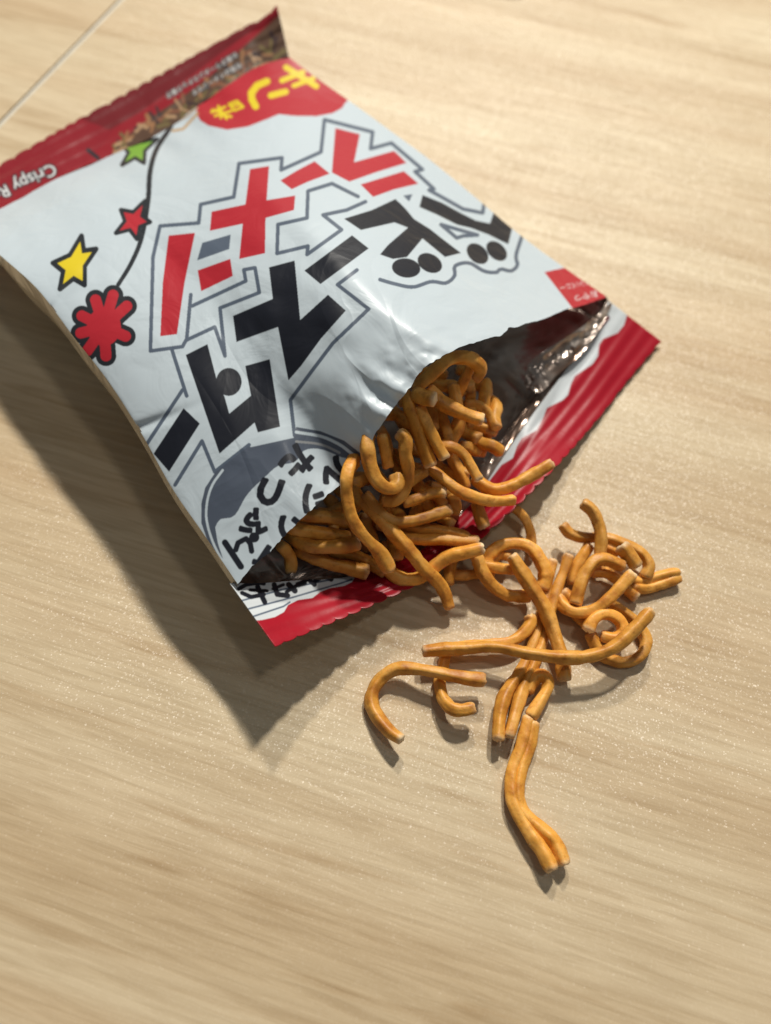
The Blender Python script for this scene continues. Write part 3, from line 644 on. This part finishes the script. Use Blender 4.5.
m('low noodle lying on the table just outside the mouth', [(452, 574, 1.6), (466, 575, 1.6), (480, 573, 1.6)], pale=(.2, .2))
m('large drooping noodle curving down the left of the mouth', [(368, 436, 15), (356, 456, 22), (348, 476, 23.6), (347, 497, 21.4), (352, 519, 19), (364, 537, 16.4), (378, 552, 13.8), (389, 571, 11)], pale=(.1, .3), r=1.55)
m('blunt noodle with a raised end low in the left mouth', [(286, 530, 10), (298, 541, 11), (314, 547, 11.4), (338, 547, 11.6), (359, 542.5, 12)], pale=(.1, .4), r=1.5)
m('thin dark noodle second from the top in the left mouth corner', [(288, 526, 13), (302, 530, 12.4), (322, 533, 12), (350, 537, 11)], pale=(.1, .1))
m('dark noodle highest in the left mouth corner', [(300, 514, 15), (318, 517, 14.4), (346, 520, 13.6)], pale=(.1, .1))
m('long noodle lying lowest on the left just above the red seal', [(296, 548, 8), (310, 557, 8), (328, 563, 7.8), (348, 567, 7.4), (368, 572.5, 7)], pale=(.1, .4), r=1.45)
m('noodle passing behind the lowest left one toward the front', [(330, 552, 7), (352, 555, 7), (370, 564, 6.4), (386, 573, 5.6)], pale=(.1, .2))
m('short bent noodle hanging in the lower left corner of the mouth', [(279, 545, 12), (286, 551, 10.6), (290, 559, 8.6), (290, 571, 6.6)], pale=(.1, .5), r=1.4)
m('curly noodle forming a loop high in the left mouth', [(378, 405, 20), (369, 425, 26), (368, 443, 27), (370, 460, 25.6), (376, 479, 23.6), (386, 489, 22), (396, 486, 21), (396, 476, 21)], pale=(.1, .1), r=1.45)
m('C shaped noodle beside the loop at the centre of the mouth', [(399, 433, 26), (406, 440, 25.6), (406, 455, 24), (409, 470, 21.6), (407, 487, 19), (397, 500, 17), (384, 500, 16)], pale=(.5, .1), r=1.45)
m('dark brown hooked noodle topmost under the arched film', [(414, 389, 27), (424, 381, 28), (436, 370, 29), (450, 359, 30), (464, 357, 29.6), (476, 362, 28.4), (481, 371, 26.6), (476, 379, 25)], pale=(.2, .2), r=1.5)
m('pale ended noodle poking out under the hooked noodle tip', [(455, 398, 19), (461, 385, 21.6), (468, 371, 24), (469, 364, 25)], pale=(.1, .6))
m('straight noodle standing upright below the hooked noodle', [(454, 386, 22), (457, 404, 21), (459, 422, 19.4), (450, 442, 17.4)], pale=(.2, .1), r=1.45)
m('left one of two parallel noodles leaning down with pale ends', [(405, 391, 27), (412, 411, 25), (421, 436, 22), (432, 465.5, 18.6)], pale=(.1, 1), r=1.5)
m('right one of two parallel noodles leaning down with pale ends', [(418, 407, 25.4), (429, 430, 23), (437, 445, 21.6), (445, 459, 20)], pale=(.1, 1), r=1.4)
m('noodle pointing right to a bright pale tip near the inner wall', [(428, 389, 25.4), (440, 402, 24.6), (460, 412, 23.6), (482, 420, 22.6)], pale=(.1, 1), r=1.45)
m('dark noodle curling down nearest the crinkled inner wall', [(466, 404, 17), (479, 405, 17), (490, 414, 16), (495, 425, 15), (491, 434, 14)], pale=(.1, .3))
m('stub with a round pale face above the two parallel noodles', [(414, 393, 27.6), (424, 397, 28), (436, 400, 28.4)], pale=(.1, .8), r=1.5)
m('noodle glimpsed between the parallel noodles and the upright one', [(427, 399, 21), (431, 414, 20), (433, 430, 18.6)], pale=(.1, .1))
m('dark noodle running down behind the bright tipped one', [(440, 408, 20), (445, 424, 19), (449, 440, 17.6), (447, 456, 16)], pale=(.1, .1), r=1.5)
m('short noodle deep below the bent pale ended noodle', [(450, 456, 13), (459, 471, 12), (466, 488, 10)], pale=(.1, .1))
m('noodle with a glowing pale tip deep at the centre of the mouth', [(405, 503, 13.6), (420, 498, 14), (432, 494, 14.2), (445, 493, 14.4)], pale=(.1, 1), r=1.35)
m('short noodle under the C shaped noodle pointing right', [(408, 484, 15.6), (416, 478, 16), (426, 471, 16.4)], pale=(.1, .2))
m('noodle curving through the gap left of the parallel noodles', [(382, 436, 25), (386, 452, 23), (389, 468, 21)], pale=(.1, .1))
# --- the rest of the heap, deeper in the dark of the bag
rg = random.Random(12)
HEAP = [(300, 530), (320, 520), (335, 510), (355, 520), (370, 530), (385, 510), (400, 520), (420, 510), (430, 495), (445, 490), (395, 545), (350, 545), (420, 530), (450, 470), (470, 450), (465, 430),
        (440, 430), (420, 450), (400, 460), (385, 440), (400, 420), (420, 400), (445, 385), (380, 480), (360, 480), (350, 500), (415, 480), (330, 540), (440, 515), (470, 400), (455, 500), (430, 375), (478, 428), (484, 398), (472, 378), (488, 446), (460, 410), (496, 415)]
for i, (x, y) in enumerate(HEAP):
    for lay in range(2):
        a_ = rg.uniform(-.3, 1.9); l = rg.uniform(14, 24)
        # heap surface height falls towards the seal
        h = np.interp(y, [370, 430, 480, 520, 550], [19, 16, 12, 8, 4.5])-lay*4-rg.uniform(0, 2.5)
        h = max(h, 3.0); P = []
        for k in range(4):
            t = k/3-.5
            P.append((x+math.cos(a_)*l*t*1.6+rg.uniform(-3, 3), y+math.sin(a_)*l*t*1.6+rg.uniform(-3, 3), max(2.6, h+rg.uniform(-1, 1))))
        if lay == 1 and i % 2: continue
        noodle('orange brown noodle buried in the shadowed heap inside the bag', P, group='noodles buried in the heap inside the bag', pale=(.2, .2), r=1.4)

# ------------------------------------------------------------------ out of focus dark thing at the far edge of the table
def lump():
    c = at(485, -8, 0); V = []; Fc = []; nr, ns = 8, 32
    for i in range(nr+1):
        f = i/nr; rr_ = math.sin(f*math.pi/2)**.6; z = 4.5*(1-f**3)
        for j in range(ns):
            a_ = 2*math.pi*j/ns; V.append((c[0]+math.copysign(abs(math.cos(a_))**.7, math.cos(a_))*16*rr_, c[1]+4+math.copysign(abs(math.sin(a_))**.7, math.sin(a_))*5*rr_, max(z, 0)))
    for i in range(nr):
        for j in range(ns): Fc.append((i*ns+j, (i+1)*ns+j, (i+1)*ns+(j+1) % ns, i*ns+(j+1) % ns))
    ob = link('dark_object', V, Fc, M_dark, None, True, c); ob['label'] = 'blurred low dark object at the far top edge of the photo'; ob['category'] = 'object'
lump()

# ------------------------------------------------------------------ light
def lamp(name, dirn, dist, watts, size, col):
    l = bpy.data.lights.new(name, 'AREA'); l.shape = 'DISK'; l.size = size; l.energy = watts; l.color = col
    ob = bpy.data.objects.new(name, l); COL.objects.link(ob)
    v = np.array(dirn, float); v /= np.linalg.norm(v); t = np.array([0, 0, 0.0]); ob.location = t+v*dist
    from mathutils import Vector
    ob.rotation_euler = Vector(v).to_track_quat('Z', 'Y').to_euler()
    return ob
lamp('ceiling_lamp', (.15, .86, 1), 1.3, 14.6, .08, (1, .955, .87))
lamp('ceiling_lamp', (-.12, 1.08, 1), 1.4, 9.6, .08, (1, .955, .87))
lamp('ceiling_lamp', (.25, .05, 1), 1.5, 1.7, .14, (1, .965, .90))
W = bpy.data.worlds.new('World'); S.world = W; W.use_nodes = True
bg = W.node_tree.nodes['Background']; bg.inputs[0].default_value = (.90, .96, 1, 1); bg.inputs[1].default_value = .12

# ------------------------------------------------------------------ camera
from mathutils import Matrix
cam = bpy.data.cameras.new('camera'); co = bpy.data.objects.new('camera', cam); COL.objects.link(co); S.camera = co
cam.sensor_fit = 'VERTICAL'; cam.sensor_height = 24; cam.lens = F/1024*24; cam.clip_start = .005; cam.clip_end = 20
Mx = Matrix([[RX[0], UY[0], -fw[0], CP[0]*MM], [RX[1], UY[1], -fw[1], CP[1]*MM], [RX[2], UY[2], -fw[2], CP[2]*MM], [0, 0, 0, 1]])
co.matrix_world = Mx
cam.dof.use_dof = True; cam.dof.focus_distance = .137; cam.dof.aperture_fstop = cam.lens/2.6
S.view_settings.view_transform = 'Standard'; S.view_settings.look = 'None'; S.view_settings.exposure = 0; S.view_settings.gamma = 1
S.cycles.use_denoising = True
